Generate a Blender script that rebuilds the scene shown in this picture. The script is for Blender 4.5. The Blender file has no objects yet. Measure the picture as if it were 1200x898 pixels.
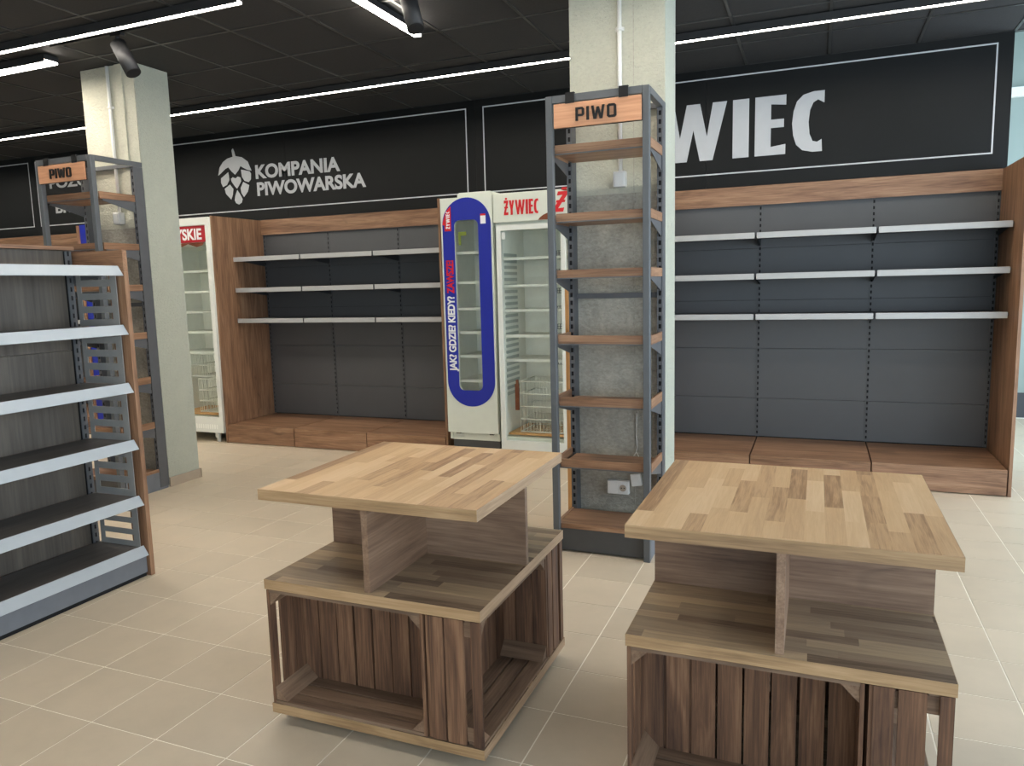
import bpy, math, random
from mathutils import Vector, Matrix
random.seed(7)
sc = bpy.context.scene
col = sc.collection
D = bpy.data

# ------------------------------------------------------------------ camera
CAMH, FPX = 1.6268, 879.55
YAW, PITCH, ROLL = -0.3877, -0.1296, -0.0257
F = Vector((math.sin(YAW)*math.cos(PITCH), math.cos(YAW)*math.cos(PITCH), math.sin(PITCH)))
R0 = Vector((math.cos(YAW), -math.sin(YAW), 0)); U0 = R0.cross(F)
RR = R0*math.cos(ROLL)+U0*math.sin(ROLL); UU = -R0*math.sin(ROLL)+U0*math.cos(ROLL)
cd = D.cameras.new('camera'); cam = D.objects.new('camera', cd); col.objects.link(cam)
cam.matrix_world = Matrix(((RR.x, UU.x, -F.x, 0), (RR.y, UU.y, -F.y, 0), (RR.z, UU.z, -F.z, CAMH), (0, 0, 0, 1)))
cd.sensor_fit = 'HORIZONTAL'; cd.sensor_width = 36; cd.lens = FPX*36/1200; cd.clip_start = .05; cd.clip_end = 100
sc.camera = cam
def pix(x, y, z):
    d = Vector((x, y, z-CAMH)); w = d.dot(F)
    if w < .05: return (-9999, -9999)
    return (600+FPX*d.dot(RR)/w, 449-FPX*d.dot(UU)/w)

# ------------------------------------------------------------------ daylight and exposure
w = D.worlds.new('world'); sc.world = w; w.use_nodes = True
w.node_tree.nodes['Background'].inputs[0].default_value = (.72, .86, 1.0, 1)
w.node_tree.nodes['Background'].inputs[1].default_value = 6.2
vs = sc.view_settings; vs.view_transform = 'Standard'; vs.look = 'None'; vs.gamma = 1; vs.exposure = 0.0
STRIP = 60.0        # emission of the LED strips
STRIP_COL = (1.0, .92, .81)

# ------------------------------------------------------------------ mesh helper
class MB:
    def __init__(s): s.v = []; s.f = []; s.m = []; s.sm = []
    def add(s, vs, fs, mi=0, smooth=False):
        n = len(s.v); s.v += [tuple(p) for p in vs]
        for f in fs: s.f.append(tuple(i+n for i in f)); s.m.append(mi); s.sm.append(smooth)
        return s
    def box(s, x0, x1, y0, y1, z0, z1, mi=0):
        vs = [(x, y, z) for z in (z0, z1) for y in (y0, y1) for x in (x0, x1)]
        return s.add(vs, [(0, 2, 3, 1), (4, 5, 7, 6), (0, 1, 5, 4), (2, 6, 7, 3), (0, 4, 6, 2), (1, 3, 7, 5)], mi)
    def prism(s, pts, axis, a, b, mi=0):
        # pts: 2D polygon in the plane normal to axis; x:(y,z) y:(x,z) z:(x,y)
        def P(p, t): return {'x': (t, p[0], p[1]), 'y': (p[0], t, p[1]), 'z': (p[0], p[1], t)}[axis]
        n = len(pts); vs = [P(p, a) for p in pts]+[P(p, b) for p in pts]
        fs = [tuple(range(n))[::-1], tuple(range(n, 2*n))]+[(i, (i+1) % n, (i+1) % n+n, i+n) for i in range(n)]
        return s.add(vs, fs, mi)
    def tube(s, p, q, r, r2=None, n=12, mi=0, caps=True):
        p = Vector(p); q = Vector(q); r2 = r if r2 is None else r2
        d = (q-p).normalized(); a = d.orthogonal().normalized(); b = d.cross(a)
        vs = []
        for c, rr in ((p, r), (q, r2)):
            for i in range(n):
                t = 2*math.pi*i/n; vs.append(c+(a*math.cos(t)+b*math.sin(t))*rr)
        k = len(s.v); s.v += [tuple(x) for x in vs]
        for i in range(n):
            s.f.append((k+i, k+(i+1) % n, k+(i+1) % n+n, k+i+n)); s.m.append(mi); s.sm.append(True)
        if caps:
            s.f.append(tuple(k+i for i in range(n))[::-1]); s.m.append(mi); s.sm.append(False)
            s.f.append(tuple(k+n+i for i in range(n))); s.m.append(mi); s.sm.append(False)
        return s
    def path(s, pts, r, n=6, mi=0):
        for a, b in zip(pts, pts[1:]): s.tube(a, b, r, n=n, mi=mi)
        return s
    def mesh(s, name, mats):
        me = D.meshes.new(name); me.from_pydata(s.v, [], s.f)
        for m in (mats if isinstance(mats, (list, tuple)) else [mats]): me.materials.append(m)
        me.polygons.foreach_set('material_index', s.m); me.polygons.foreach_set('use_smooth', s.sm)
        import bmesh
        bm = bmesh.new(); bm.from_mesh(me); bmesh.ops.recalc_face_normals(bm, faces=bm.faces); bm.to_mesh(me); bm.free()
        me.update(); return me
    def build(s, name, mats, parent=None, loc=(0, 0, 0), bevel=0):
        o = D.objects.new(name, s.mesh(name, mats)); col.objects.link(o); o.location = loc
        if parent: o.parent = parent
        if bevel:
            b = o.modifiers.new('bevel', 'BEVEL'); b.width = bevel; b.segments = 2; b.limit_method = 'ANGLE'
            b.harden_normals = False
        return o
def B(name, mat, parent, x0, x1, y0, y1, z0, z1, bevel=0):
    return MB().box(x0, x1, y0, y1, z0, z1).build(name, mat, parent, bevel=bevel)
def tag(o, label=None, cat=None, group=None, kind=None):
    if label: o['label'] = label
    if cat: o['category'] = cat
    if group: o['group'] = group
    if kind: o['kind'] = kind
    return o
def empty(name, loc, label, cat, group=None):
    o = D.objects.new(name, None); col.objects.link(o); o.location = loc; o.empty_display_size = .1
    return tag(o, label, cat, group)
def copy_tree(o, parent=None):
    kids = list(o.children); c = o.copy(); col.objects.link(c); c.parent = parent
    for k in kids: copy_tree(k, c)
    return c

# ------------------------------------------------------------------ materials
def srgb(r, g, b):
    f = lambda c: (c/255/12.92) if c/255 <= .04045 else ((c/255+.055)/1.055)**2.4
    return (f(r), f(g), f(b), 1)
class NT:
    def __init__(s, name):
        s.m = D.materials.new(name); s.m.use_nodes = True; s.t = s.m.node_tree
        s.b = s.t.nodes['Principled BSDF']
    def n(s, typ, **kw):
        nd = s.t.nodes.new(typ)
        for k, v in kw.items(): setattr(nd, k, v)
        return nd
    def l(s, a, b): s.t.links.new(a, b)
    def math(s, op, a, b=None):
        nd = s.n('ShaderNodeMath', operation=op)
        for i, v in enumerate((a, b)):
            if v is None: continue
            if isinstance(v, (int, float)): nd.inputs[i].default_value = v
            else: s.l(v, nd.inputs[i])
        return nd.outputs[0]
    def coords(s, rnd=8.0):
        tc = s.n('ShaderNodeTexCoord'); oi = s.n('ShaderNodeObjectInfo')
        mu = s.n('ShaderNodeVectorMath', operation='SCALE'); s.l(s.math('MULTIPLY', oi.outputs['Random'], rnd), mu.inputs['Scale'])
        mu.inputs[0].default_value = (1, 1.7, 2.3)
        ad = s.n('ShaderNodeVectorMath', operation='ADD'); s.l(tc.outputs['Object'], ad.inputs[0]); s.l(mu.outputs[0], ad.inputs[1])
        return ad.outputs[0], oi.outputs['Random']
    def mapping(s, v, scale):
        mp = s.n('ShaderNodeMapping'); s.l(v, mp.inputs[0]); mp.inputs['Scale'].default_value = scale; return mp.outputs[0]
    def noise(s, v, sc_, det=4, rough=.55, dist=0):
        nz = s.n('ShaderNodeTexNoise'); s.l(v, nz.inputs['Vector']); nz.inputs['Scale'].default_value = sc_
        nz.inputs['Detail'].default_value = det; nz.inputs['Roughness'].default_value = rough; nz.inputs['Distortion'].default_value = dist
        return nz.outputs[0]
    def ramp(s, fac, stops):
        r = s.n('ShaderNodeValToRGB'); s.l(fac, r.inputs[0]); e = r.color_ramp.elements
        while len(e) < len(stops): e.new(.5)
        for i, (p, c) in enumerate(stops): e[i].position = p; e[i].color = c
        return r.outputs[0]
    def mix(s, fac, a, b, mode='MIX'):
        m = s.n('ShaderNodeMix', data_type='RGBA', blend_type=mode)
        for i, v in ((0, fac), (6, a), (7, b)):
            if isinstance(v, (int, float)): m.inputs[i].default_value = v
            elif isinstance(v, tuple): m.inputs[i].default_value = v
            else: s.l(v, m.inputs[i])
        return m.outputs[2]
    def bump(s, h, strength=.2, dist=.002):
        b = s.n('ShaderNodeBump'); b.inputs['Strength'].default_value = strength; b.inputs['Distance'].default_value = dist
        s.l(h, b.inputs['Height']); s.l(b.outputs[0], s.b.inputs['Normal'])
    def base(s, c):
        if isinstance(c, tuple): s.b.inputs['Base Color'].default_value = c
        else: s.l(c, s.b.inputs['Base Color'])
    def rough(s, r):
        if isinstance(r, (int, float)): s.b.inputs['Roughness'].default_value = r
        else: s.l(r, s.b.inputs['Roughness'])

def plain(name, c, rough=.5, metal=0, var=.05, nscale=14):
    k = NT(name); v, _ = k.coords()
    n = k.noise(v, nscale, 3)
    lo = tuple(x*(1-var) for x in c[:3])+(1,); hi = tuple(min(1, x*(1+var)) for x in c[:3])+(1,)
    k.base(k.ramp(n, [(.3, lo), (.7, hi)])); k.rough(rough); k.b.inputs['Metallic'].default_value = metal
    return k.m
def wood(name, cols, axis='z', rough=.5, grain=1.0, bump=.15, rnd=8.0, knots=.35):
    k = NT(name); v, r = k.coords(rnd)
    st = {'x': (.9, 9, 9), 'y': (9, .9, 9), 'z': (9, 9, .9)}[axis]
    a = k.noise(k.mapping(v, st), 1.6*grain, 6, .6, .8)
    st2 = {'x': (3, 90, 90), 'y': (90, 3, 90), 'z': (90, 90, 3)}[axis]
    b = k.noise(k.mapping(v, st2), 1.6*grain, 3, .6)
    st3 = {'x': (1, 2.6, 2.6), 'y': (2.6, 1, 2.6), 'z': (2.6, 2.6, 1)}[axis]
    c = k.noise(k.mapping(v, st3), 2.2, 2, .5, 1.5)
    f = k.math('ADD', k.math('MULTIPLY', a, .62), k.math('MULTIPLY', b, .38))
    colr = k.ramp(f, [(.34, cols[0]), (.5, cols[1]), (.66, cols[2])])
    dk = k.ramp(c, [(.66, (1, 1, 1, 1)), (.78, (1-knots, 1-knots, 1-knots, 1))])
    colr = k.mix(1.0, colr, dk, 'MULTIPLY')
    hv = k.n('ShaderNodeHueSaturation'); k.l(colr, hv.inputs['Color'])
    k.l(k.math('ADD', k.math('MULTIPLY', r, .16), .92), hv.inputs['Value'])
    k.base(hv.outputs[0]); k.rough(rough); k.bump(f, bump, .001)
    return k.m
def butcher(name, along, row, length, cols, rough=.38):
    """laminate print of glued staves; along = axis the staves run along"""
    k = NT(name); tc = k.n('ShaderNodeTexCoord'); sp = k.n('ShaderNodeSeparateXYZ'); k.l(tc.outputs['Object'], sp.inputs[0])
    U, V = (sp.outputs[1], sp.outputs[0]) if along == 'y' else (sp.outputs[0], sp.outputs[1])
    ri = k.math('FLOOR', k.math('DIVIDE', V, row))
    wn = k.n('ShaderNodeTexWhiteNoise', noise_dimensions='1D'); k.l(ri, wn.inputs['W'])
    u2 = k.math('ADD', U, k.math('MULTIPLY', wn.outputs[0], 3.1))
    ln = k.math('MULTIPLY', k.math('ADD', wn.outputs[0], 1.2), length)
    ci = k.math('FLOOR', k.math('DIVIDE', u2, ln))
    cb = k.n('ShaderNodeCombineXYZ'); k.l(ri, cb.inputs[0]); k.l(ci, cb.inputs[1])
    w2 = k.n('ShaderNodeTexWhiteNoise', noise_dimensions='2D'); k.l(cb.outputs[0], w2.inputs['Vector'])
    idv = w2.outputs[0]
    cv = k.n('ShaderNodeCombineXYZ')
    k.l(k.math('ADD', k.math('MULTIPLY', U, 2.2), k.math('MULTIPLY', idv, 40)), cv.inputs[0]); k.l(k.math('MULTIPLY', V, 30), cv.inputs[1]); k.l(idv, cv.inputs[2])
    g = k.noise(cv.outputs[0], 1.5, 5, .6, 1.2)
    cv2 = k.n('ShaderNodeCombineXYZ')
    k.l(k.math('ADD', k.math('MULTIPLY', U, 6), k.math('MULTIPLY', idv, 40)), cv2.inputs[0]); k.l(k.math('MULTIPLY', V, 190), cv2.inputs[1])
    g2 = k.noise(cv2.outputs[0], 1.5, 3, .6)
    f = k.math('ADD', k.math('MULTIPLY', idv, .46), k.math('ADD', k.math('MULTIPLY', g, .42), k.math('MULTIPLY', g2, .26)))
    k.base(k.ramp(f, [(.30, cols[0]), (.44, cols[1]), (.62, cols[2]), (.82, cols[3])]))
    k.rough(rough); k.bump(g2, .05, .0005)
    return k.m

OAK = (srgb(100, 70, 50), srgb(142, 106, 79), srgb(170, 134, 104))
m_oak_z = wood('oak vertical', OAK, 'z', .48)
m_oak_x = wood('oak along x', OAK, 'x', .45)
m_oak_y = wood('oak along y', OAK, 'y', .45)
TAN = (srgb(186, 146, 104), srgb(210, 172, 128), srgb(228, 194, 150), srgb(176, 134, 94))
m_top = butcher('glued stave laminate light', 'y', .055, .22, (srgb(140, 106, 72), srgb(184, 149, 108), srgb(200, 167, 124), srgb(212, 182, 142)), .38)
m_mid = butcher('glued stave laminate shaded', 'x', .047, .26, (srgb(92, 78, 64), srgb(124, 106, 88), srgb(144, 126, 104), srgb(170, 148, 118)), .22)  # tabletop laminate again, shade below the top put into darker colours
m_edge = wood('oak edge band', (srgb(122, 94, 64), srgb(158, 127, 90), srgb(182, 150, 112)), 'x', .5, knots=.2)
m_edge_y = wood('oak edge band side', (srgb(128, 102, 76), srgb(162, 134, 104), srgb(186, 156, 126)), 'y', .5, knots=.2)
DV = (srgb(94, 70, 54), srgb(124, 97, 76), srgb(148, 121, 98))
m_div = wood('divider board', DV, 'x', .5)
m_div_y = wood('divider board lengthwise', DV, 'y', .5)
CR = (srgb(62, 40, 27), srgb(104, 73, 51), srgb(140, 104, 76))
m_crate_z = wood('crate slat upright', CR, 'z', .75, bump=.5, knots=.45)
m_crate_x = wood('crate slat lying', (srgb(88, 68, 52), srgb(118, 94, 74), srgb(142, 116, 94)), 'x', .75, bump=.5, knots=.4)
m_crate_y = wood('crate corner block wood', (srgb(92, 68, 50), srgb(120, 94, 72), srgb(140, 112, 88)), 'y', .75, bump=.3)
m_crate_end = wood('crate edge pale', (srgb(116, 88, 64), srgb(146, 114, 84), srgb(170, 136, 102)), 'z', .7, bump=.3, knots=.2)
m_anthra = plain('anthracite back panel', srgb(85, 85, 86), .5, var=.03, nscale=4)
m_shelf_dk = plain('dark shelf steel', srgb(62, 63, 66), .45, var=.03)
m_slot = plain('slot black', srgb(8, 8, 9), .8)
m_upr = plain('upright steel anthracite', srgb(90, 91, 93), .45, .1)
m_rail = plain('price rail silver', srgb(176, 176, 174), .4, .1, var=.02)
m_rail_g = plain('price rail pale blue grey', srgb(166, 173, 177), .4, 0, var=.02)
m_tower = plain('tower steel grey', srgb(94, 97, 99), .42, .15, var=.03)
m_kick = plain('kick plate dark grey', srgb(72, 72, 72), .5)
m_gkick = plain('gondola base grey', srgb(112, 116, 122), .45, .1)
m_grille = plain('end grille grey steel', srgb(150, 148, 143), .5, .1)
m_black = plain('matt black', srgb(24, 24, 24), .6)
m_blackmetal = plain('black powder coat', srgb(34, 34, 35), .6)
m_white = plain('white enamel', srgb(222, 224, 216), .35, var=.02)
m_cream = plain('fridge cream white', srgb(214, 218, 204), .38, var=.02)
m_inner = plain('fridge liner', srgb(240, 242, 234), .5, var=.03)
m_inner_dk = plain('fridge liner louvre shade', srgb(176, 184, 178), .5)
m_wire = plain('white coated wire', srgb(226, 228, 218), .4)
m_plastic = plain('white plastic', srgb(222, 220, 214), .4)
m_blue = plain('printed blue film', srgb(28, 42, 150), .35, var=.02)
m_red = plain('printed red film', srgb(206, 22, 30), .4, var=.02)
m_redsign = plain('dark red header film', srgb(168, 16, 28), .4, var=.02)
m_wtext = plain('white film', srgb(232, 232, 230), .5, var=.02)
m_sign = plain('sign film silver grey', srgb(186, 188, 190), .5, var=.02)
m_line = plain('sign outline pale grey', srgb(196, 198, 200), .5, var=.02)
m_pine = wood('orange pine', (srgb(180, 128, 72), srgb(206, 154, 94), srgb(222, 174, 114)), 'z', .5, knots=.1)
m_signwood = wood('sign board wood', (srgb(184, 128, 92), srgb(208, 152, 114), srgb(224, 170, 132)), 'x', .5, knots=.1)
m_letter = plain('black letter plastic', srgb(14, 13, 13), .45)
m_chrome = plain('steel', srgb(150, 150, 150), .25, 1.0)
m_wall = plain('wall paint pale', srgb(198, 208, 208), .7, var=.02, nscale=3)
m_wallteal = plain('wall paint grey green', srgb(142, 154, 148), .7, var=.02, nscale=3)
m_dkskirt = plain('dark skirting', srgb(60, 62, 66), .6)
m_skirt = plain('stone skirting', srgb(168, 152, 132), .5, var=.04)
m_grey_back = wood('grey wood laminate', (srgb(70, 62, 54), srgb(90, 81, 71), srgb(108, 98, 86)), 'z', .5, grain=.4, knots=.1)
m_gshelf = wood('dark grey shelf laminate', (srgb(72, 67, 64), srgb(88, 83, 79), srgb(102, 97, 93)), 'y', .45, grain=.6, knots=.05)
m_ytag = plain('yellow green tag', srgb(150, 160, 60), .6)
m_brown = plain('brown vinyl', srgb(120, 62, 30), .5)

def mk_fascia():
    k = NT('black fascia laminate'); v, _ = k.coords(0)
    k.base(k.ramp(k.noise(v, 1.2, 2), [(.3, srgb(17, 18, 18)), (.7, srgb(21, 22, 22))])); k.rough(.5); k.b.inputs['Specular IOR Level'].default_value = .22; return k.m
m_fascia = mk_fascia()
def mk_tile():
    k = NT('beige porcelain tile'); v, r = k.coords(20)
    n = k.noise(v, 5, 6, .6); n2 = k.noise(v, 300, 2)
    f = k.math('ADD', k.math('MULTIPLY', n, .8), k.math('ADD', k.math('MULTIPLY', n2, .1), k.math('MULTIPLY', r, .22)))
    k.base(k.ramp(f, [(.3, srgb(188, 174, 152)), (.75, srgb(202, 187, 164))])); k.rough(k.ramp(n, [(.3, (.34,)*3+(1,)), (.7, (.46,)*3+(1,))]))
    return k.m
m_tile = mk_tile()
m_grout = plain('pale grout', srgb(244, 238, 224), .8)
def mk_plaster(name, c, rough_s=.8, big=.1):
    k = NT(name); v, _ = k.coords(3)
    n = k.noise(k.mapping(v, (1, 1, 1.6)), 38, 6, .62, .4); n2 = k.noise(v, 3.2, 4, .6, 1.5); n3 = k.noise(k.mapping(v, (1, 1, 2.4)), 120, 3, .5)
    vo = k.n('ShaderNodeTexVoronoi'); k.l(k.mapping(v, (1, 1, .5)), vo.inputs['Vector']); vo.inputs['Scale'].default_value = 85
    pit = k.ramp(vo.outputs['Distance'], [(.12, (0, 0, 0, 1)), (.3, (1, 1, 1, 1))])
    f = k.math('ADD', k.math('MULTIPLY', n, .5), k.math('MULTIPLY', n2, .5))
    dark = tuple(x*(1-big) for x in c[:3])+(1,); light = tuple(min(1, x*(1+big)) for x in c[:3])+(1,)
    k.base(k.ramp(f, [(.35, dark), (.65, light)])); k.rough(rough_s)
    k.bump(k.math('ADD', k.math('MULTIPLY', n, 1.0), k.math('ADD', k.math('MULTIPLY', pit, .35), k.math('MULTIPLY', n3, .4))), .9, .009)
    return k.m
m_plaster = mk_plaster('rough painted plaster', srgb(186, 184, 166))
m_plaster_side = mk_plaster('rolled plaster paint', srgb(178, 180, 164), .7, .05)
m_bare = mk_plaster('bare grey plaster', srgb(170, 165, 151), .85, .30)
def mk_ceil():
    k = NT('black ceiling tile'); v, r = k.coords(5)
    n = k.noise(v, 60, 4, .7)
    k.base(k.ramp(n, [(.3, srgb(36, 36, 36)), (.7, srgb(48, 48, 48))])); k.rough(.8); k.bump(n, .3, .002); return k.m
m_ceil = mk_ceil()
m_tbar = plain('ceiling grid bar black', srgb(60, 60, 58), .35)
def mk_emit(name, c, s_):
    k = NT(name); k.b.inputs['Emission Color'].default_value = c+(1,); k.b.inputs['Emission Strength'].default_value = s_
    k.base((.8, .8, .8, 1)); return k.m
m_led = mk_emit('LED diffuser', STRIP_COL, STRIP)
def mk_glass(name, tint=(.975, .99, .98)):
    k = NT(name); t = k.t
    tr = k.n('ShaderNodeBsdfTransparent'); tr.inputs[0].default_value = tint+(1,)
    gl = k.n('ShaderNodeBsdfGlossy'); gl.inputs['Roughness'].default_value = .03
    fr = k.n('ShaderNodeLayerWeight'); fr.inputs[0].default_value = .5
    mx = k.n('ShaderNodeMixShader'); k.l(k.math('ADD', k.math('MULTIPLY', k.math('POWER', fr.outputs['Facing'], 4), .5), .04), mx.inputs[0]); k.l(tr.outputs[0], mx.inputs[1]); k.l(gl.outputs[0], mx.inputs[2])
    k.l(mx.outputs[0], t.nodes['Material Output'].inputs['Surface']); return k.m
m_glass = mk_glass('door glass')

# ------------------------------------------------------------------ flat lettering
G = {
 'W': (1.15, [[(0, 1), (.24, 1), (.34, .42), (.46, 1), (.69, 1), (.81, .42), (.91, 1), (1.15, 1), (.91, 0), (.69, 0), (.575, .55), (.46, 0), (.24, 0)]]),
 'I': (.27, [[(0, 0), (0, 1), (.27, 1), (.27, 0)]]),
 'E': (.5, [[(0, 0), (0, 1), (.5, 1), (.5, .83), (.26, .86), (.26, .6), (.47, .6), (.47, .46), (.26, .46), (.26, .14), (.5, .17), (.5, 0)]]),
 'C': (.5, [[(.5, 1), (.33, 1), (.17, .96), (.07, .86), (.02, .7), (0, .5), (.02, .3), (.07, .14), (.17, .04), (.33, 0), (.48, 0), (.47, .2), (.40, .16), (.33, .18), (.28, .3), (.26, .5), (.28, .7), (.33, .82), (.40, .86), (.5, .8)]]),
 'Z': (.52, [[(.02, 1), (.52, 1), (.52, .86), (.40, .58), (.48, .58), (.48, .46), (.35, .46), (.24, .18), (.52, .2), (.52, 0), (0, 0), (0, .14), (.13, .46), (.06, .46), (.06, .58), (.18, .58), (.28, .82), (.02, .80)], [(.16, 1.06), (.40, 1.06), (.40, 1.18), (.16, 1.18)]]),
 'Y': (.62, [[(0, 1), (.25, 1), (.32, .66), (.39, 1), (.62, 1), (.43, .38), (.43, 0), (.18, 0), (.18, .38)]]),
 'p': (.62, [[(0, 0), (0, 1), (.5, 1), (.62, .88), (.62, .45), (.5, .33), (.17, .33), (.17, 0)], [(.17, .84), (.45, .84), (.45, .49), (.17, .49)]]),
 'i': (.18, [[(0, 0), (0, 1), (.18, 1), (.18, 0)]]),
 'w': (.95, [[(0, 1), (.18, 1), (.27, .34), (.39, .9), (.56, .9), (.68, .34), (.77, 1), (.95, 1), (.79, 0), (.59, 0), (.475, .56), (.36, 0), (.16, 0)]]),
 'o': (.65, [[(.12, 0), (.53, 0), (.65, .12), (.65, .88), (.53, 1), (.12, 1), (0, .88), (0, .12)], [(.2, .17), (.17, .2), (.17, .8), (.2, .83), (.45, .83), (.48, .8), (.48, .2), (.45, .17)]]),
}
def curve_mesh(polys, ext, name):
    cu = D.curves.new(name, 'CURVE'); cu.dimensions = '2D'; cu.fill_mode = 'BOTH'; cu.extrude = ext
    for p in polys:
        sp = cu.splines.new('POLY'); sp.points.add(len(p)-1); sp.use_cyclic_u = True
        for i, q in enumerate(p): sp.points[i].co = (q[0], q[1], 0, 1)
    o = D.objects.new(name, cu); me = D.meshes.new_from_object(o); D.objects.remove(o); return me
def place_flat(me, name, mat, parent, origin, ux=(1, 0, 0), uy=(0, 0, 1), scale=1.0):
    ux = Vector(ux); uy = Vector(uy); nz = ux.cross(uy); og = Vector(origin)
    for v in me.vertices: c = v.co.copy(); v.co = og+ux*c.x*scale+uy*c.y*scale+nz*c.z
    me.materials.clear(); me.materials.append(mat); me.name = name
    o = D.objects.new(name, me); col.objects.link(o)
    if parent: o.parent = parent
    return o
def glyphs(word, h, x0, x1, gap=.09, ext=.0015):
    """lay glyphs so that the word spans x0..x1 with cap height h; returns mesh in (x,y)"""
    tot = sum(G[c][0] for c in word)+gap*(len(word)-1); sx = (x1-x0)/tot; polys = []; x = 0
    for c in word:
        for p in G[c][1]: polys.append([(x0+(x+q[0])*sx, q[1]*h) for q in p])
        x += G[c][0]+gap
    return curve_mesh(polys, ext, 'lettering')
def font(word, wid, h, off=.02, ext=.001, sp=1.0):
    cu = D.curves.new('t', 'FONT'); cu.body = word; cu.size = 1; cu.offset = off; cu.extrude = ext; cu.space_character = sp
    o = D.objects.new('t', cu); col.objects.link(o); bpy.context.view_layer.update()
    me = D.meshes.new_from_object(o.evaluated_get(bpy.context.evaluated_depsgraph_get())); D.objects.remove(o)
    xs = [v.co.x for v in me.vertices]; ys = [v.co.y for v in me.vertices if v.co.x < min(xs)+.6]
    x0, x1, y0, y1 = min(xs), max(xs), 0, max(ys)
    for v in me.vertices: v.co.x = (v.co.x-x0)/(x1-x0)*wid; v.co.y = (v.co.y-y0)/(y1-y0)*h
    return me

# ================================================================== SETTING
YBK = 7.066
CZ = 3.46
# floor: grout bed with tiles on it
T = .3299; OX, OY = -3.2112, 1.8774
fl = B('floor', m_grout, None, -13, 3.8, -6, 10.2, -.1, -.0015); tag(fl, kind='structure')
tile_me = MB().box(.0028, T-.0028, .0028, T-.0028, -.012, 0).mesh('tile', m_tile)
cells = []
for i in range(-25, 28):
    for j in range(-4, 26):
        x, y = OX+i*T, OY+j*T
        if y+T > 9.9: continue
        if x > 3.2: continue
        u, v = pix(x+T/2, y+T/2, 0)
        vis = -60 < u < 1260 and 300 < v < 960
        hid = (y > 7.0 and x < 1.4) or (x < -4 and y < 3.0)
        cells.append((0 if (vis and not hid) else 1, math.hypot(x+T/2, y+T/2), x, y))
cells.sort()
rest = MB()
for n, (inv, d, x, y) in enumerate(cells):
    if n < 300:
        o = D.objects.new('tile', tile_me); col.objects.link(o); o.location = (x, y, 0); o.parent = fl
    else: rest.box(x+.0028, x+T-.0028, y+.0028, y+T-.0028, -.012, 0)
o = rest.build('distant_tiles', m_tile, fl); o['kind'] = 'stuff'
# ceiling: slab, lay-in tiles and bars
P = .656; CX0, CY0 = -4.555, 3.79
ce = B('ceiling', m_ceil, None, -13, 3.8, -6, 7.11, CZ+.02, CZ+.12); tag(ce, kind='structure')
ct_me = MB().box(.012, P-.012, .012, P-.012, 0, .012).mesh('ceiling_tile', m_ceil)
for i in range(-11, 11):
    for j in range(-4, 5):
        x, y = CX0+i*P, CY0+j*P
        o = D.objects.new('ceiling_tile', ct_me); col.objects.link(o); o.location = (x, y, CZ+.003+random.uniform(0, .002)); o.parent = ce
B('ceiling_edge', m_ceil, ce, -13, 3.8, CY0+5*P+.012, 7.11, CZ, CZ+.02)
for i in range(-11, 12):
    x = CX0+i*P; B('grid_bar', m_tbar, ce, x-.011, x+.011, CY0-4*P, CY0+5*P, CZ-.001, CZ+.02)
for j in range(-4, 6):
    y = CY0+j*P; B('grid_bar', m_tbar, ce, CX0-11*P, CX0+11*P, y-.011, y+.011, CZ-.002, CZ+.02)
# walls
wb = B('wall_back', m_black, None, -13, 1.34, 7.11, 7.3, 0, 4.3); tag(wb, kind='structure')
wl = B('wall_left', m_wall, None, -13.2, -13, -6, 7.3, 0, 4.3); tag(wl, kind='structure')
wf = B('wall_rear', m_wallteal, None, 1.0, 3.8, 9.9, 10.1, 0, 4.3); tag(wf, kind='structure')
bs = B('baseboard_rear', m_dkskirt, None, 1.341, 3.59, 9.87, 9.899, 0, .28); tag(bs, kind='structure')
c2 = B('ceiling_rear', m_wall, None, 1.34, 3.8, 7.11, 10.1, 4.2, 4.3); tag(c2, kind='structure')
ws = B('wall_side', m_wall, None, 1.14, 1.34, 7.3, 10.1, 0, 4.3); tag(ws, kind='structure')
tr = MB().box(1.4, 3.59, 9.84, 9.9, 3.5, 3.6).build('trim_rear', m_plastic); tag(tr, kind='structure')
# behind camera wall and right wall with windows
wm = MB()
wm.box(-13, -.5, -6.2, -6, 0, 4.3).box(-.5, 3.8, -6.2, -6, 3.0, 4.3).box(-.5, 3.8, -6.2, -6, 0, .5)
wn = wm.build('wall_front', m_wall); tag(wn, kind='structure')
wm = MB()
wm.box(3.6, 3.8, -6, 9.9, 0, .35).box(3.6, 3.8, -6, 9.9, 3.15, 4.3)
for y in (-6, -3, 0, 3, 6, 9.4): wm.box(3.6, 3.8, y, y+.4, .35, 3.15)
wr = wm.build('wall_right', m_wall); tag(wr, kind='structure')
for (loc, rot, sx, sy) in (((3.59, 2, 1.75), (0, math.pi/2, 0), 2.8, 16), ((1.5, -5.99, 1.75), (math.pi/2, 0, 0), 4, 2.5)):
    ld = D.lights.new('portal', 'AREA'); ld.shape = 'RECTANGLE'; ld.size = sx; ld.size_y = sy; ld.cycles.is_portal = True
    lo = D.objects.new('portal', ld); col.objects.link(lo); lo.location = loc
    lo.rotation_euler = rot if rot[1] else (math.pi/2, 0, 0)
    if rot[1]: lo.rotation_euler = (0, math.pi/2, 0)

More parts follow.
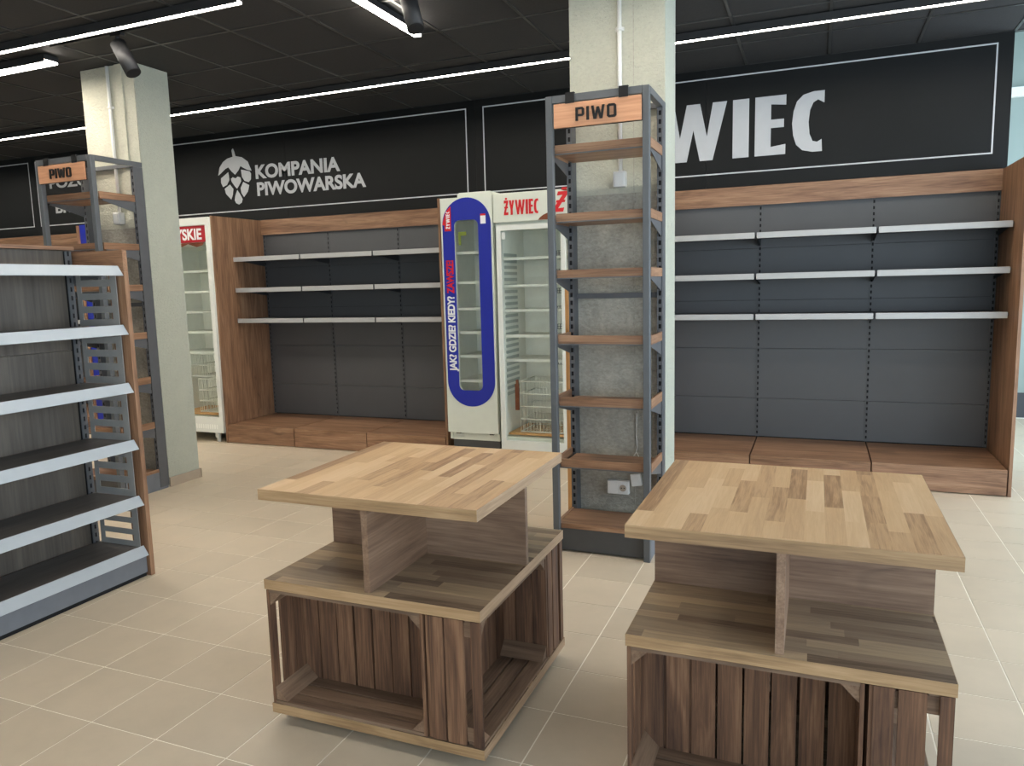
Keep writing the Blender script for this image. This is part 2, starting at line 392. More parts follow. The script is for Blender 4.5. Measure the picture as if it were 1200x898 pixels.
# pillars
def pillar(x0, x1, y0, y1):
    p = MB().box(x0, x1, y0, y1, 0, CZ-.003).build('pillar', m_plaster_side); tag(p, kind='structure')
    B('plaster_face', m_plaster, p, x0+.002, x1-.002, y0-.012, y0-.001, 2.17, CZ-.004)
    B('plaster_face', m_bare, p, x0+.002, x1-.002, y0-.010, y0-.001, 0, 2.17)
    return p
p1 = pillar(-5.655, -5.075, 4.665, 5.0)
B('pilaster_strip', m_plaster, p1, -5.26, -5.19, 4.640, 4.652, 2.17, CZ-.004)
MB().box(-5.07, -5.06, 4.66, 5.01, 0, .08).box(-5.655, -5.06, 5.002, 5.012, 0, .08).build('skirting', m_skirt, p1)
p2 = pillar(-1.462, -.872, 4.665, 5.0)
B('plaster_joint', m_bare, p2, -1.062, -1.058, 4.651, 4.6535, 0, CZ-.004)

# ================================================================== FASCIA SIGNS
YF = 7.05
def outline(r, x0, x1, z0=2.553, z1=3.385, t=.011):
    m = MB()
    m.box(x0, x1, YF-.0035, YF-.001, z0, z0+t).box(x0, x1, YF-.0035, YF-.001, z1-t, z1)
    m.box(x0, x0+t, YF-.0035, YF-.001, z0+t, z1-t).box(x1-t, x1, YF-.0035, YF-.001, z0+t, z1-t)
    return m.build('outline', m_line, r)
def fascia(x0, x1, ox0, ox1, label):
    r = empty('fascia_sign', (0, 0, 0), label, 'sign')
    xs = [x0]
    while xs[-1]+2.4 < x1: xs.append(xs[-1]+2.25)
    xs.append(x1)
    for a, b in zip(xs, xs[1:]): B('board', m_fascia, r, a+.001, b-.001, YF, YF+.05, 2.44, CZ-.004)
    outline(r, ox0, ox1); return r
f0 = fascia(-12.9, -9.61, -12.8, -9.67, 'black fascia with an empty pale outline at far left edge of photo')
f1 = fascia(-9.61, -7.79, -9.545, -7.87, 'black fascia lettered POZOSTALE BROWARY behind the left tower rack')
place_flat(font('POZOSTAŁE', 1.42, .125, .03), 'lettering', m_sign, f1, (-9.31, YF-.002, 3.03))
place_flat(font('BROWARY', 1.22, .125, .03), 'lettering', m_sign, f1, (-9.24, YF-.002, 2.712))
f2 = fascia(-7.79, -3.205, -7.70, -3.298, 'black fascia with grey hop cone logo and KOMPANIA PIWOWARSKA lettering')
place_flat(font('KOMPANIA', 1.14, .145, .035), 'lettering', m_sign, f2, (-5.96, YF-.002, 2.906))
place_flat(font('PIWOWARSKA', 1.45, .143, .035), 'lettering', m_sign, f2, (-5.952, YF-.002, 2.716))
hop = [
 [(336, 120), (333, 92), (339, 85), (343, 95), (348, 118), (375, 126), (398, 146), (412, 186), (395, 181), (380, 172), (366, 162), (356, 180), (341, 196), (326, 180), (314, 162), (300, 168), (285, 180), (268, 193), (276, 160), (292, 138), (312, 125)],
 [(312, 183), (279, 206), (278, 225), (285, 244), (303, 236), (315, 215)],
 [(368, 177), (370, 208), (380, 226), (397, 233), (407, 222), (409, 198), (404, 188)],
 [(316, 236), (292, 252), (296, 274), (317, 300), (325, 280), (329, 256)],
 [(374, 230), (361, 255), (363, 276), (373, 294), (391, 272), (398, 246)],
 [(330, 206), (342, 212), (352, 205), (363, 210), (365, 226), (354, 244), (345, 256), (336, 244), (324, 224), (322, 212)],
 [(346, 262), (336, 285), (332, 304), (337, 317), (349, 324), (361, 317), (366, 302), (358, 284)]]
hm = curve_mesh([[((u-268)/144*.485, (324-v)/239*.631) for u, v in p] for p in hop], .0015, 'hop')
place_flat(hm, 'hop_logo', m_sign, f2, (-6.50, YF-.002, 2.632))
f3 = fascia(-3.205, 1.346, -3.118, 1.24, 'black fascia with large grey ZYWIEC lettering above right wall shelving')
place_flat(glyphs('ZYWIEC', .492, -2.03, .01, .10), 'lettering', m_sign, f3, (0, YF-.002, 2.684))

# ================================================================== WALL SHELVING
def slotted(m, x, yf, z0, z1, wd=.03, dp=.03, pitch=.05, sw=.010, sh=.026, ax='y'):
    """steel upright with a column of real slots on its -y face: body behind, face made of rungs"""
    m.box(x-wd/2, x+wd/2, yf+.006, yf+dp, z0, z1, 1)
    m.box(x-wd/2, x-sw/2, yf, yf+.0058, z0, z1, 0).box(x+sw/2, x+wd/2, yf, yf+.0058, z0, z1, 0)
    m.box(x-wd/2-.0005, x-wd/2, yf, yf+dp, z0, z1, 0).box(x+wd/2, x+wd/2+.0005, yf, yf+dp, z0, z1, 0)
    z = z0
    while z < z1-.01:
        m.box(x-sw/2, x+sw/2, yf, yf+.0058, z, min(z+pitch-sh, z1), 0); z += pitch
    return m
def wall_unit(x0, n, bw, label, first_platform_label=None):
    r = empty('wall_shelving', (x0, YBK, 0), label, 'shelving', 'oak wall shelving with grey backs')
    W = n*bw
    for xa, xb in ((-.026, -.004), (W+.004, W+.026)):
        B('side_panel', m_oak_z, r, xa, xb, -.786, .03, 0, 2.432)
    B('header', m_oak_x, r, -.003, W+.003, -.030, -.012, 2.268, 2.434)
    zs = [.205, .557, 1.008, 1.438, 1.896, 2.30]
    for b in range(n):
        for a, c in zip(zs, zs[1:]):
            B('back_panel', m_anthra, r, b*bw+.013, (b+1)*bw-.013, 0, .02, a+.0015, c-.0015)
    for b in range(n+1):
        xx = b*bw + (.012 if b == 0 else -.012 if b == n else 0)
        slotted(MB(), xx, -.006, .205, 2.27, wd=.026, dp=.03, sw=.014, sh=.026).build('upright', [m_anthra, m_slot], r)
    for zt in (2.004, 1.6705, 1.338):
        for b in range(n):
            s = B('shelf', m_shelf_dk, r, b*bw+.003, (b+1)*bw-.003, -.512, -.012, zt-.030, zt-.008)
            B('price_rail', m_rail, s, b*bw+.009, (b+1)*bw-.009, -.521, -.513, zt-.048, zt, bevel=.002)
            for xs_ in (b*bw+.006, (b+1)*bw-.009):
                MB().prism([(-.012, zt-.031), (-.40, zt-.031), (-.40, zt-.042), (-.012, zt-.09)], 'x', xs_, xs_+.003).build('bracket', m_shelf_dk, s)
    for b in range(n):
        p = MB().box(b*bw+.005, (b+1)*bw-.005, -.788, -.008, .178, .200).box(b*bw+.005, (b+1)*bw-.005, -.788, -.770, .008, .1775)
        p.box(b*bw+.005, b*bw+.02, -.769, -.02, .0, .177).box((b+1)*bw-.02, (b+1)*bw-.005, -.769, -.02, .0, .177)
        p.build('platform', m_oak_x, r)
    return r
wall_unit(-.485-.9, 3, .9, 'right-hand oak wall shelving below the large grey lettering')
wall_unit(-5.925, 3, .887, 'oak wall shelving below the hop cone logo, left of the blue fridge')
wall_unit(-10.60, 3, .887, 'far-left oak wall shelving showing only its header behind the dark gondola')

# ================================================================== FRIDGES
def wire_basket(x0, x1, y0, y1, z0, z1, label, rows=4):
    r = empty('wire_basket', ((x0+x1)/2, (y0+y1)/2, z0), label, 'basket')
    cx, cy = (x0+x1)/2, (y0+y1)/2; a, b, c, d, h = x0-cx, x1-cx, y0-cy, y1-cy, z1-z0
    m = MB()
    for k in range(rows+1):
        z = .005+(h-.01)*k/rows
        m.path([(a, c, z), (b, c, z), (b, d, z), (a, d, z), (a, c, z)], .006)
    m.build('rim', m_wire, r)
    m = MB(); n = 14
    for k in range(n+1):
        x = a+(b-a)*k/n; m.tube((x, c, .005), (x, c, h-.005), .003, n=4); m.tube((x, d, .005), (x, d, h-.005), .003, n=4)
        m.tube((x, c, .006), (x, d, .006), .003, n=4)
    for k in range(1, 7):
        y = c+(d-c)*k/7; m.tube((a, y, .005), (a, y, h-.005), .003, n=4); m.tube((b, y, .005), (b, y, h-.005), .003, n=4)
    m.build('mesh', m_wire, r)
    return r
def fridge_body(r, x0, x1, yf, z0, z1, dep, zi0, zi1, t=.035, shelves=(), vents=()):
    """cabinet: hollow, open front; x relative to root; yf front (0)"""
    m = MB()
    m.box(x0, x0+t, .04, dep, z0, z1).box(x1-t, x1, .04, dep, z0, z1).box(x0+t, x1-t, dep-t, dep, z0, z1)
    m.box(x0+t, x1-t, .04, dep-t, z0, zi0).box(x0+t, x1-t, .04, dep-t, zi1, z1)
    m.build('cabinet', m_cream, r, bevel=.004)
    m = MB()
    m.box(x0+t, x0+t+.006, .06, dep-t, zi0, zi1).box(x1-t-.006, x1-t, .06, dep-t, zi0, zi1).box(x0+t+.006, x1-t-.006, dep-t-.006, dep-t, zi0, zi1)
    m.build('liner', m_inner, r)
    for z in shelves:
        m = MB(); a, b = x0+t+.01, x1-t-.01
        m.box(a, b, .09, .10, z-.012, z+.012)
        m.tube((a, dep-t-.03, z), (b, dep-t-.03, z), .004, n=6)
        k = 0
        while a+.02*k < b: m.tube((a+.02*k, .10, z), (a+.02*k, dep-t-.03, z), .0018, n=4); k += 1
        m.build('wire_shelf', m_wire, r)
    for (x, z) in vents:
        m = MB()
        for i in range(6): m.box(x+i*.022, x+i*.022+.004, dep-t-.012, dep-t-.0065, z, z+.05)
        for i in range(3): m.box(x, x+.114, dep-t-.012, dep-t-.0065, z+i*.023, z+i*.023+.004)
        m.build('air_vent', m_shelf_dk, r)
def rrect(x0, x1, z0, z1, r, n=8):
    pts = []
    for cx, cz, a0 in ((x1-r, z1-r, 0), (x0+r, z1-r, 90), (x0+r, z0+r, 180), (x1-r, z0+r, 270)):
        for i in range(n+1):
            a = math.radians(a0+90*i/n); pts.append((cx+r*math.cos(a), cz+r*math.sin(a)))
    return pts
# --- blue-ringed fridge
YFR = 6.2
def blue_fridge():
    r = empty('display_fridge', (-3.19, YFR, 0), 'narrow white fridge with a blue oval ring around its slim glass door', 'fridge')
    w_ = .51
    fridge_body(r, 0, w_, 0, .20, 2.40, .66, .45, 2.27, shelves=(.75, .98, 1.2, 1.42, 1.66, 1.93))
    B('plinth', m_kick, r, .03, w_-.005, .05, .62, 0, .199)
    MB().prism(rrect(.165, .506, 2.402, 2.458, .025, 4), 'y', .02, .5).build('top_cap', m_cream, r)
    d = place_flat(curve_mesh([[(0, .275), (w_, .275), (w_, 2.417), (0, 2.417)], rrect(.128, .377, .668, 2.222, .055)], .018, 'door'), 'door', m_cream, r, (0, .018, 0))
    place_flat(curve_mesh([rrect(.018, .494, .525, 2.412, .235, 14), rrect(.134, .372, .674, 2.216, .05)], .0025, 'ring'), 'blue_ring', m_blue, d, (0, -.003, 0))['label'] = 'glossy blue oval ring'
    place_flat(curve_mesh([rrect(.128, .377, .668, 2.222, .055)], .002, 'glass'), 'glass', m_glass, d, (0, .02, 0))
    yt = -.0075
    t = place_flat(glyphs('ZYWIEC', .036, 0, .155, .12, .0008), 'lettering', m_wtext, d, (.095, yt-.002, 2.145), (0, 0, 1), (-1, 0, 0))
    place_flat(curve_mesh([[(.040, 2.125), (.106, 2.125), (.106, 2.345), (.06, 2.30), (.035, 2.24), (.022, 2.20), (.022, 2.18), (.040, 2.18)]], .001, 'tab'), 'red_tab', m_red, d, (0, yt+.001, 0))
    place_flat(font('JAK? GDZIE? KIEDY?', .69, .070, .035, .0008, .95), 'lettering', m_wtext, d, (.113, yt, .85), (0, 0, 1), (-1, 0, 0))
    place_flat(font('ZAWSZE!', .30, .070, .035, .0008, .95), 'lettering', m_red, d, (.113, yt, 1.565), (0, 0, 1), (-1, 0, 0))['label'] = 'red lettering'
    MB().box(.398, .448, yt-.001, yt+.001, 2.175, 2.245, 0).box(.398, .448, yt-.001, yt+.001, 2.245, 2.262, 1).build('sticker', [m_wtext, m_red], d)
    MB().tube((.30, .4, 2.22), (.30, .4, 2.262), .07, n=20).build('fan', m_inner, r)
    MB().box(.136, .16, .075, .08, 2.0, 2.12).box(.16, .215, .075, .08, 2.085, 2.12).build('tag', m_ytag, r)
    for x in (.08, .42): B('hinge', m_chrome, r, x, x+.04, .005, .03, .262, .2745)
    return r
blue_fridge()
# --- big two-line fridge
def white_fridge():
    r = empty('display_fridge', (-2.67, YFR, 0), 'white glass-door fridge with a red lettered header next to the blue fridge', 'fridge')
    w_ = .715
    fridge_body(r, 0, w_, 0, .11, 2.425, .66, .25, 2.14, shelves=(.95, 1.17, 1.4, 1.62, 1.86), vents=[(.33, z) for z in (.86, 1.03, 1.2, 1.37, 1.54, 1.72, 1.89)])
    h = B('header', m_cream, r, 0, w_, -.002, .038, 2.175, 2.425, bevel=.004)
    place_flat(glyphs('ZYWIEC', .125, .105, .425, .09, .0008), 'lettering', m_red, h, (0, -.004, 2.235))
    place_flat(curve_mesh([[(x+.3*(y), y) for x, y in p] for p in [[(.02+q[0]*.19, q[1]*.17) for q in pp] for pp in G['Z'][1]]], .0008, 'z'), 'emblem', m_red, h, (.53, -.004, 2.235))
    place_flat(curve_mesh([[(.42, 2.178), (.44, 2.20), (.47, 2.22), (.51, 2.235), (.53, 2.235), (.53, 2.178)]], .0008, 'b'), 'emblem', m_brown, h, (0, -.004, 0))
    place_flat(curve_mesh([[(.63, 2.42), (.66, 2.408), (.70, 2.405), (.71, 2.42)]], .0008, 'b'), 'emblem', m_brown, h, (0, -.004, 0))
    d = place_flat(curve_mesh([[(.028, .13), (.66, .13), (.66, 2.15), (.028, 2.15)], [(.066, .225), (.62, .225), (.62, 2.105), (.066, 2.105)]], .018, 'door'), 'door', m_white, r, (0, .018, 0))
    B('glass', m_glass, d, .062, .624, .015, .02, .22, 2.11)
    B('mullion', m_white, d, .024+.0, .030, -.004, .0, .14, 2.14)
    B('lock', m_white, d, .072, .105, .004, .014, 2.03, 2.09)
    B('kick', m_white, r, 0, w_, .03, .06, .06, .108)
    for x in (.05, .62): MB().tube((x, .1, 0), (x, .1, .109), .02).build('foot', m_kick, r)
    B('floor_board', m_pine, r, .06, .65, .09, .6, .262, .28)
    m = MB()
    for i in range(24): m.box(.0415, .047, .12, .42, .62+i*.055, .62+i*.055+.028)
    m.build('shelf_support', m_inner_dk, r)
    return r
white_fridge()
wire_basket(-2.50, -2.06, YFR+.12, YFR+.5, .285, .76, 'stacked white wire baskets on the floor of the white fridge')
b = empty('fridge_hook', (-2.545, YFR+.1, .49), 'small brown hook leaning inside the white fridge left of the baskets', 'hook')
MB().box(0, .035, 0, .02, 0, .24).box(.01, .03, .0, .02, .24, .28).build('grip', m_brown, b)
# --- red header fridge behind pillar
def red_fridge():
    r = empty('display_fridge', (-6.76, 6.25, 0), 'white glass-door fridge with dark red SKIE header, half behind the left pillar', 'fridge')
    w_ = .81
    fridge_body(r, 0, w_, 0, .11, 2.42, .66, .275, 2.12, shelves=(.98, 1.2, 1.42, 1.64, 1.86), vents=[(.52, z) for z in (1.03, 1.25, 1.47, 1.70, 1.92)])
    d = place_flat(curve_mesh([[(0, .11), (w_, .11), (w_, 2.42), (0, 2.42)], [(.05, .28), (w_-.05, .28), (w_-.05, 2.34), (.05, 2.34)]], .018, 'door'), 'door', m_white, r, (0, .018, 0), )
    B('glass', m_glass, d, .046, w_-.046, .016, .021, .276, 2.16)
    h = B('header', m_redsign, r, .05, w_-.052, .006, .034, 2.165, 2.335); h['label'] = 'dark red lettered header'
    place_flat(font('TYSKIE', .44, .112, .03, .0008), 'lettering', m_wtext, h, (.265, .004, 2.195))
    place_flat(curve_mesh([[(.10, 2.16), (.72, 2.16), (.70, 2.13), (.62, 2.115), (.5, 2.15), (.4, 2.12), (.28, 2.11), (.15, 2.13)]], .0008, 'b'), 'emblem', m_brown, d, (0, .013, 0))
    m = MB()
    for i in range(14): m.box(.30+i*.032, .318+i*.032, -.0025, -.0005, .15, .20)
    m.build('vent', m_inner, d)
    MB().tube((.68, .06, 0), (.68, .06, .109), .02).box(.66, .70, .03, .05, .05, .109).build('foot', m_white, r)
    MB().tube((.1, .06, 0), (.1, .06, .109), .02).tube((.1, .55, 0), (.1, .55, .109), .02).tube((.7, .55, 0), (.7, .55, .109), .02).build('foot', m_kick, r)
    B('floor_board', m_pine, r, .06, .75, .09, .6, .287, .30)
    return r
red_fridge()
wire_basket(-6.40, -6.02, 6.40, 6.75, .305, .68, 'white wire basket low inside the red-header fridge', 3)
wire_basket(-6.50, -6.06, 6.42, 6.78, .70, .96, 'white wire basket higher inside the red-header fridge', 2)
# --- blue and white cooler far left
r = empty('display_fridge', (-7.905, 6.3, 0), 'blue and white cooler seen through the gaps left of the left pillar', 'fridge')
fridge_body(r, 0, .75, 0, .05, 2.44, .66, .3, 2.2, shelves=(.8, 1.2, 1.6, 2.0))
d = place_flat(curve_mesh([[(0, .06), (.75, .06), (.75, 2.44), (0, 2.44)], [(.13, .3), (.62, .3), (.62, 2.36), (.13, 2.36)]], .018, 'door'), 'door', m_blue, r, (0, .018, 0))
d['label'] = 'blue door frame'
B('glass', m_glass, d, .126, .624, .015, .02, .29, 2.37)
for k in range(5): B('stripe', [m_wtext, m_blue, m_wallteal][k % 3], r, .14+k*.09, .2+k*.09, .05, .055, .3, 2.30)

# ================================================================== TOWER RACKS
def tower(x, label, gloss=None):
    """origin: front-left floor corner; .59 wide, .43 deep, 2.68 high"""
    r = empty('tower_rack', (x, 4.22, 0), label, 'rack', 'tall steel racks with oak tray shelves')
    W, Dp, H = .592, .43, 2.678
    for a in (0, W-.038):
        B('post', m_tower, r, a, a+.038, -.04, 0, 0, H, bevel=.003)
    for a, s in ((0, 0), (W-.034, 0)):
        m = MB(); slotted(m, a+.017, .34, .02, H-.04, wd=.033, dp=.09, pitch=.05, sw=.017, sh=.028); m.build('upright', [m_upr, m_slot], r)
    B('top_rail', m_tower, r, .039, W-.039, -.04, -.002, H-.04, H)
    B('top_rail', m_tower, r, 0.0, .034, .001, .43, H-.038, H)
    B('top_rail', m_tower, r, W-.034, W, .001, .43, H-.038, H)
    B('top_rail', m_tower, r, .035, W-.035, .40, .43, H-.03, H)
    B('cross_bar', m_upr, r, .036, W-.036, .40, .418, 1.53, 1.562)
    for zb, zt in ((2.362, 2.414), (1.98, 2.03), (1.657, 1.707), (1.271, 1.324), (.90, .957), (.526, .579)):
        s = B('shelf', m_oak_x, r, .042, W-.042, .0, .33, zb, zb+.016)
        B('lip', m_oak_x, s, .040, W-.04, -.001-.0, .010, zb+.0165, zt)
        for a in (.001, W-.013): B('lip', m_oak_y, s, a+.0, a+.012, .012, .335, zb-.0, zt)
        B('trim_strip', m_tower, s, .040, W-.04, -.004, -.0012, zb-.003, zb+.004)
        for a in (.008, W-.012): MB().prism([(.336, zb-.001), (.04, zb-.001), (.04, zb-.014), (.336, zb-.085)], 'x', a, a+.004).build('bracket', m_upr, s)
    s = B('shelf', m_oak_x, r, .0, W, .002, .338, .152, .170)
    B('lip', m_oak_x, s, .04, W-.04, -.008, .001, .150, .178)
    for a in (.001, W-.016): B('lip', m_oak_y, s, a, a+.015, .012, .335, .171, .178)
    k = B('kick_plate', m_kick, r, .03, W-.040, -.004, .004, .012, .148)
    B('base_side', m_gkick, r, .01, .02, .01, .33, 0.0, .15); B('base_side', m_gkick, r, W-.02, W-.004, .01, .42, 0, .15)
    return r
tower(-1.46, 'tall grey rack with oak tray shelves in front of the middle pillar')
tower(-5.655, 'tall grey rack with oak tray shelves in front of the left pillar')
def piwo(x, label):
    r = empty('hanging_sign', (x, 4.178, 2.497), label, 'sign', 'wooden PIWO boards')
    B('board', m_signwood, r, 0, .498, -.012, 0, 0, .131, bevel=.001)
    B('backing', m_letter, r, -.004, .502, .0005, .0035, -.004, .135)
    for a in (.07, .375): MB().box(a, a+.052, -.016, -.0125, .128, .187).box(a, a+.052, -.012, .006, .183, .187).build('clip', m_letter, r)
    place_flat(glyphs('piwo', .072, .13, .362, .16, .004), 'lettering', m_letter, r, (0, -.0165, .028))
    return r
piwo(-1.406, 'wooden PIWO board clipped to the rack in front of the middle pillar')
piwo(-5.614, 'wooden PIWO board clipped to the rack in front of the left pillar')
# conduits, sockets, cables
def conduit(x, label, zb=2.30):
    r = empty('cable_conduit', (x, 4.635, zb), label, 'conduit', 'white conduits down the pillars')
    m = MB().tube((0, 0, .0), (0, 0, CZ-zb-.01), .013, n=14); m.build('pipe', m_plastic, r)
    MB().tube((0, 0, .82), (0, 0, .84), .019, n=14).box(-.025, .025, .004, .017, .82, .84).build('clip', m_plastic, r)
    B('junction_box', m_plastic, r, -.038, .038, -.04, .015, -.096, -.001, bevel=.006)
    B('junction_lid', m_plastic, r, -.028, .028, -.046, -.0405, -.086, -.012, bevel=.003)
    return r
conduit(-1.140, 'white conduit with junction box on the middle pillar')
conduit(-5.335, 'white conduit with junction box on the left pillar')
r = empty('wall_socket', (-1.165, 4.652, .315), 'white double wall socket low on the middle pillar', 'socket')
B('plate', m_plastic, r, -.071, .071, -.04, 0, -.045, .045, bevel=.006)
B('blank_cover', m_plastic, r, -.064, -.004, -.044, -.0405, -.038, .038, bevel=.003)
m = MB().tube((.034, -.0405, 0), (.034, -.046, 0), .032, n=20); m.build('socket_ring', m_plastic, r)
MB().tube((.034, -.0462, 0), (.034, -.0466, 0), .022, n=20).build('socket_well', m_skirt, r)
m = MB()
for a in (-.009, .009): m.tube((.034+a, -.0467, 0), (.034+a, -.0475, 0), .004, n=8)
m.build('pin_hole', m_slot, r)
r = empty('switch_box', (-1.05, 4.652, .37), 'small tilted white switch box beside the double wall socket', 'socket')
r.rotation_euler = (0, math.radians(-9), 0)
B('case', m_plastic, r, -.034, .034, -.03, 0, -.04, .04, bevel=.004)
B('rocker', m_plastic, r, -.006, .012, -.033, -.0305, -.018, .012)
cbl = MB().path([(-1.048, 4.645, .80), (-1.050, 4.645, .66), (-1.044, 4.643, .58), (-1.05, 4.64, .55), (-1.065, 4.635, .525)], .003).path([(-1.05, 4.64, .55), (-1.035, 4.635, .527), (-1.032, 4.633, .51)], .003).build('loose_cable', m_plastic)
tag(cbl, 'thin white cable hanging down the middle pillar above the socket', 'cable')
# pine board
o = MB().box(-1.522, -1.494, 4.672, 4.99, 0, 1.63).build('pine_board', m_pine)
tag(o, 'upright orange pine board at left side of the middle pillar', 'board')

# ================================================================== GONDOLA
r = empty('gondola_shelving', (-3.95, 3.085, 0), 'dark grey gondola shelving with pale price rails at left edge', 'shelving')
XF = .372  # front of shelves
for b in range(2):
    y1 = -.012-b*.93; y0 = y1-.926
    for z0, z1 in ((.02, .75), (.753, 1.32), (1.323, 1.80)): B('back_panel', m_grey_back, r, -.045, -.012, y0, y1, z0, z1)
    B('header', m_grey_back, r, -.03, -.008, y0, y1, 1.802, 1.884)
B('top_board', m_oak_y, r, -.40, .045, -1.88, -.02, 1.885, 1.905)
def slotted_y(m, x, y, z0, z1):
    m.box(x-.03, x-.006, y-.02, y+.02, z0, z1, 1)
    m.box(x-.006, x, y-.02, y-.006, z0, z1, 0).box(x-.006, x, y+.006, y+.02, z0, z1, 0)
    z = z0
    while z < z1-.01: m.box(x-.006, x, y-.006, y+.006, z, min(z+.024, z1), 0); z += .05
    return m
for y in (-.03, -.945): slotted_y(MB(), .006, y, .03, 1.88).build('upright', [m_upr, m_slot], r)
gz = [1.735, 1.409, 1.0815, .7545, .4264, .128]
for b in range(2):
    y1 = -.005-b*.93; y0 = y1-.922
    for i, z in enumerate(gz):
        s = B('shelf', m_gshelf, r, .01, XF-.022, y0, y1, z+.028, z+.046)
        MB().prism([(XF-.024, z+.026), (XF-.024, z+.052), (XF-.018, z+.054), (XF+.018, z), (XF+.014, z-.002)], 'y', y0, y1).build('price_rail', m_rail_g, s)
        if i < 5:
            for yy in (y1-.012, y0+.008): MB().prism([(.012, z+.026), (XF-.06, z+.026), (XF-.06, z+.012), (.012, z-.04)], 'y', yy, yy+.004).build('bracket', m_upr, s)
    B('base_front', m_gkick, r, XF-.012, XF-.004, y0, y1, .024, .126)
    B('base_plinth', m_slot, r, XF-.03, XF-.014, y0, y1, 0, .06)
# end frame: wooden top rail and front stile with grey slotted plates
B('end_rail', m_oak_x, r, -.40, XF+.012, .004, .032, 1.755, 1.875)
B('end_stile', m_oak_z, r, .262, XF+.012, .004, .032, 0, 1.754)
tops = [1.752, 1.435, 1.108, .781, .453]; bots = [1.457, 1.13, .803, .476, .175]
for zt, zb in zip(tops, bots):
    m = MB(); n = 4; hgt = zt-zb; xa, xb = .035, .345
    pitch = hgt/n; sl = .036
    for k in range(n):
        z = zb+k*pitch; m.box(xa, xb, -.020, -.017, z, z+pitch-sl)
        m.box(xa, xa+.035, -.020, -.017, z+pitch-sl, z+pitch).box(xb-.045, xb, -.020, -.017, z+pitch-sl, z+pitch)
    m.build('slotted_plate', m_grille, r)

# ================================================================== DISPLAY TABLES WITH CRATES
W_, D_ = .8766, .8655
def crate(parent, label=None):
    """crate on its side, opening to -y: x 0..L, y 0..Dc, z 0..Hc"""
    L, Dc, H = .655, .205, .446
    s = .05
    c = D.objects.new('crate', None); col.objects.link(c); c.parent = parent
    for (cx, sx) in ((.0115, 1), (L-.0115, -1)):
        for (cz, sz) in ((.0115, 1), (H-.0115, -1)):
            MB().prism([(cx, cz), (cx+sx*s, cz), (cx, cz+sz*s)], 'y', .004, Dc-.013).build('corner_block', m_crate_y, c)
    for k in range(8):
        x0 = .003+k*(L-.006)/8; x1 = x0+(L-.006)/8-random.uniform(.004, .011)
        B('slat', m_crate_z, c, x0, x1, Dc-.012, Dc-.002+random.uniform(0, .002), .002, H-.002)
    rows = ((0, .034), (.062, .131), (.140, .1925))
    for (a, b_) in rows:
        j = random.uniform(-.002, .002)
        for x0, x1 in ((0, .011), (L-.011, L)): B('slat', m_crate_z, c, x0, x1, a if a == 0 else a+j, b_+j*.5, .001, H-.001)
    for (a, b_) in ((0, .060), (.068, .128), (.138, .1925)):
        for z0, z1 in ((0.0, .0105), (H-.0105, H)):
            B('slat', m_crate_x, c, .0115, L-.0115, a, b_, z0, z1)
    return c
def caster(parent, x, y):
    m = MB().tube((x, y-.011, .019), (x, y+.011, .019), .0185, n=16)
    w0 = m.build('caster', m_black, parent)
    MB().tube((x, y-.0125, .019), (x, y+.0125, .019), .009, n=10).build('hub', m_chrome, w0)
    MB().box(x-.018, x+.018, y-.018, y+.018, .043, .0485).box(x-.012, x+.012, y-.017, y-.014, .015, .043).box(x-.012, x+.012, y+.014, y+.017, .015, .043).build('fork', m_chrome, w0)
def table(x, y, label):
    r = empty('display_table', (x, y, 0), label, 'table', 'oak display tables on crates')
    def slab(name, mat, z0, z1, e=.0015):
        s = B(name, mat, r, e, W_-e, e, D_-e, z0, z1)
        for (a, b_, c, d_, mt) in ((0, W_, 0, e, m_edge), (0, W_, D_-e, D_, m_edge), (0, e, e, D_-e, m_edge_y), (W_-e, W_, e, D_-e, m_edge_y)):
            B('edge_band', mt, s, a, b_, c, d_, z0, z1-.0004)
        return s
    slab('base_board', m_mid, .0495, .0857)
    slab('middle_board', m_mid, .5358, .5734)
    slab('tabletop', m_top, .8756, .9150)
    zc0, zc1 = .5738, .8752
    B('divider', m_div, r, .003, W_-.003, D_/2, D_/2+.024, zc0, zc1)
    B('divider', m_div_y, r, W_/2-.012, W_/2+.012, .016, D_/2-.0005, zc0, zc1)
    B('divider', m_div_y, r, W_/2-.012, W_/2+.012, D_/2+.0245, D_-.016, zc0, zc1)
    z = .0868
    for px, py, rz in ((.004, .004, 0), (W_-.004, .004, 90), (W_-.004, D_-.004, 180), (.004, D_-.004, 270)):
        c = crate(r); c.location = (px, py, z); c.rotation_euler = (0, 0, math.radians(rz))
    for cx, cy in ((.09, .09), (W_-.09, .09), (.09, D_-.09), (W_-.09, D_-.09)): caster(r, cx, cy)
    return r
table(-1.8715, 2.108, 'left oak display table on crates, in front of the fridges')
table(-.5145, 2.113, 'right oak display table on crates, cut off by bottom edge')

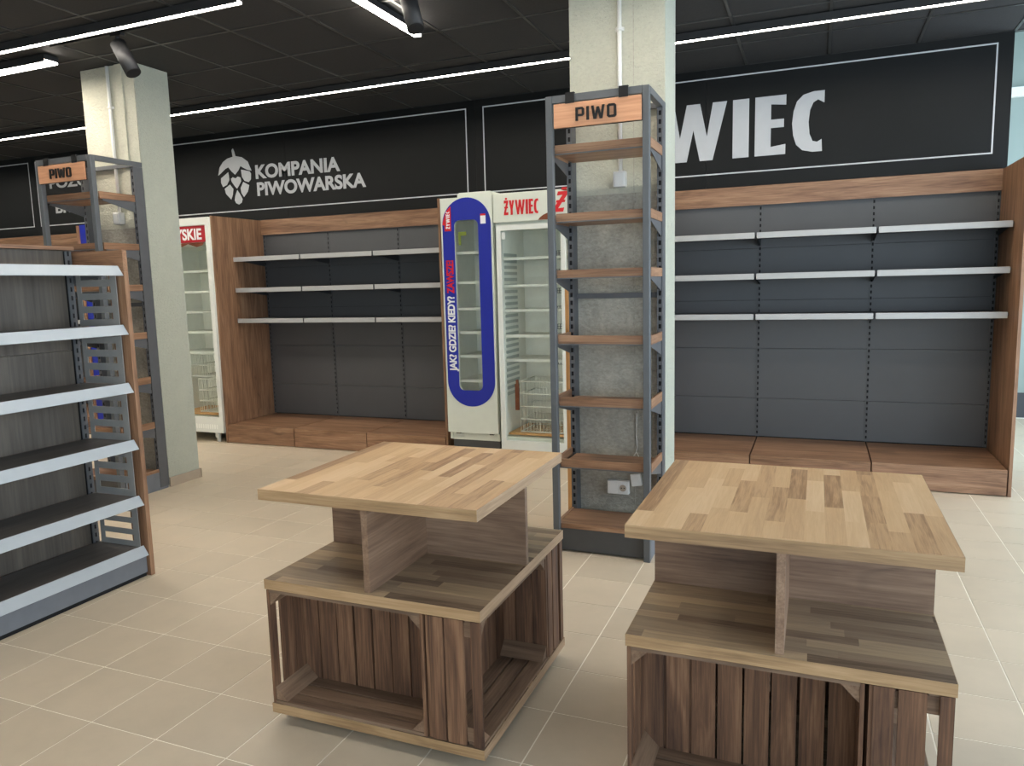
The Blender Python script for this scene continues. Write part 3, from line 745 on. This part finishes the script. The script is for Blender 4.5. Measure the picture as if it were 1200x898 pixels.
# ================================================================== LIGHTS
def strip(x0, x1, y0, y1, label, z=3.395, group='LED strip lights on the ceiling'):
    cx, cy = (x0+x1)/2, (y0+y1)/2
    r = empty('strip_light', (cx, cy, z), label, 'light', group)
    a, b, c, d = x0-cx, x1-cx, y0-cy, y1-cy
    m = MB()
    m.box(a, b, c, c+.006, .002, CZ-z-.006).box(a, b, d-.006, d, .002, CZ-z-.006).box(a, b, c+.006, d-.006, .02, CZ-z-.006)
    m.build('housing', m_blackmetal, r)
    B('diffuser', m_led, r, a+.004, b-.004, c+.007, d-.007, .006, .018)
    return r
strip(-12, 2.4, 5.94, 6.0, 'long thin ceiling light strip running parallel to the lettered fascia')
strip(-9.5, -3.36, 3.905, 3.96, 'ceiling light strip above and before the left pillar')
strip(-9.0, -5.47, 4.20, 4.32, 'short broad ceiling light in the top left corner, left of the spotlight')
strip(-2.72, -2.66, 2.4, 4.985, 'ceiling light strip ending at the top centre beside a spotlight')
for x0, x1, y, w_ in ((-1.7, 1.2, 3.93, 'just above the top edge of the photo'), (-7, -1.2, 1.2, 'above and left of the camera'), (-7, -1.2, -1.6, 'behind the camera')):
    strip(x0, x1, y-.035, y+.035, 'unseen ceiling light strip '+w_, group='LED strip lights beyond the frame')
def spot(x, y, tilt, yaw, label, ztop=3.405, L=.245, rd=.052):
    r = empty('ceiling_spotlight', (x, y, ztop), label, 'spotlight', 'black cylinder spotlights')
    r.rotation_euler = (0, 0, yaw)
    d = Vector((math.sin(tilt), 0, -math.cos(tilt)))
    p0 = Vector((0, 0, -.03)); p1 = p0+d*L
    m = MB().tube(p0, p1, rd, n=28); m.build('head', m_blackmetal, r)
    MB().tube(p1-d*.004, p1+d*.004, rd*.9, n=28).build('lens_ring', m_slot, r)
    MB().tube((0, 0, -.02), (0, 0, .03), .014, n=12).box(-.05, .05, -.018, .018, .02, .04).build('bracket', m_blackmetal, r)
    return r
spot(-4.59, 4.1, math.radians(30), 0, 'black cylinder spotlight hanging before the left pillar')
spot(-2.325, 4.19, math.radians(22), math.radians(-33), "black cylinder spotlight beside the strip at the top centre")
o = MB().box(-5.25, -4.3, 4.085, 4.115, 3.44, 3.457).build('lighting_track', m_blackmetal); tag(o, 'thin black lighting track carrying the spotlight before the left pillar', 'track')
o = MB().box(-2.345, -2.305, 3.0, 4.35, 3.44, 3.457).build('lighting_track', m_blackmetal); tag(o, 'thin black lighting track at the top centre beside a light strip', 'track')
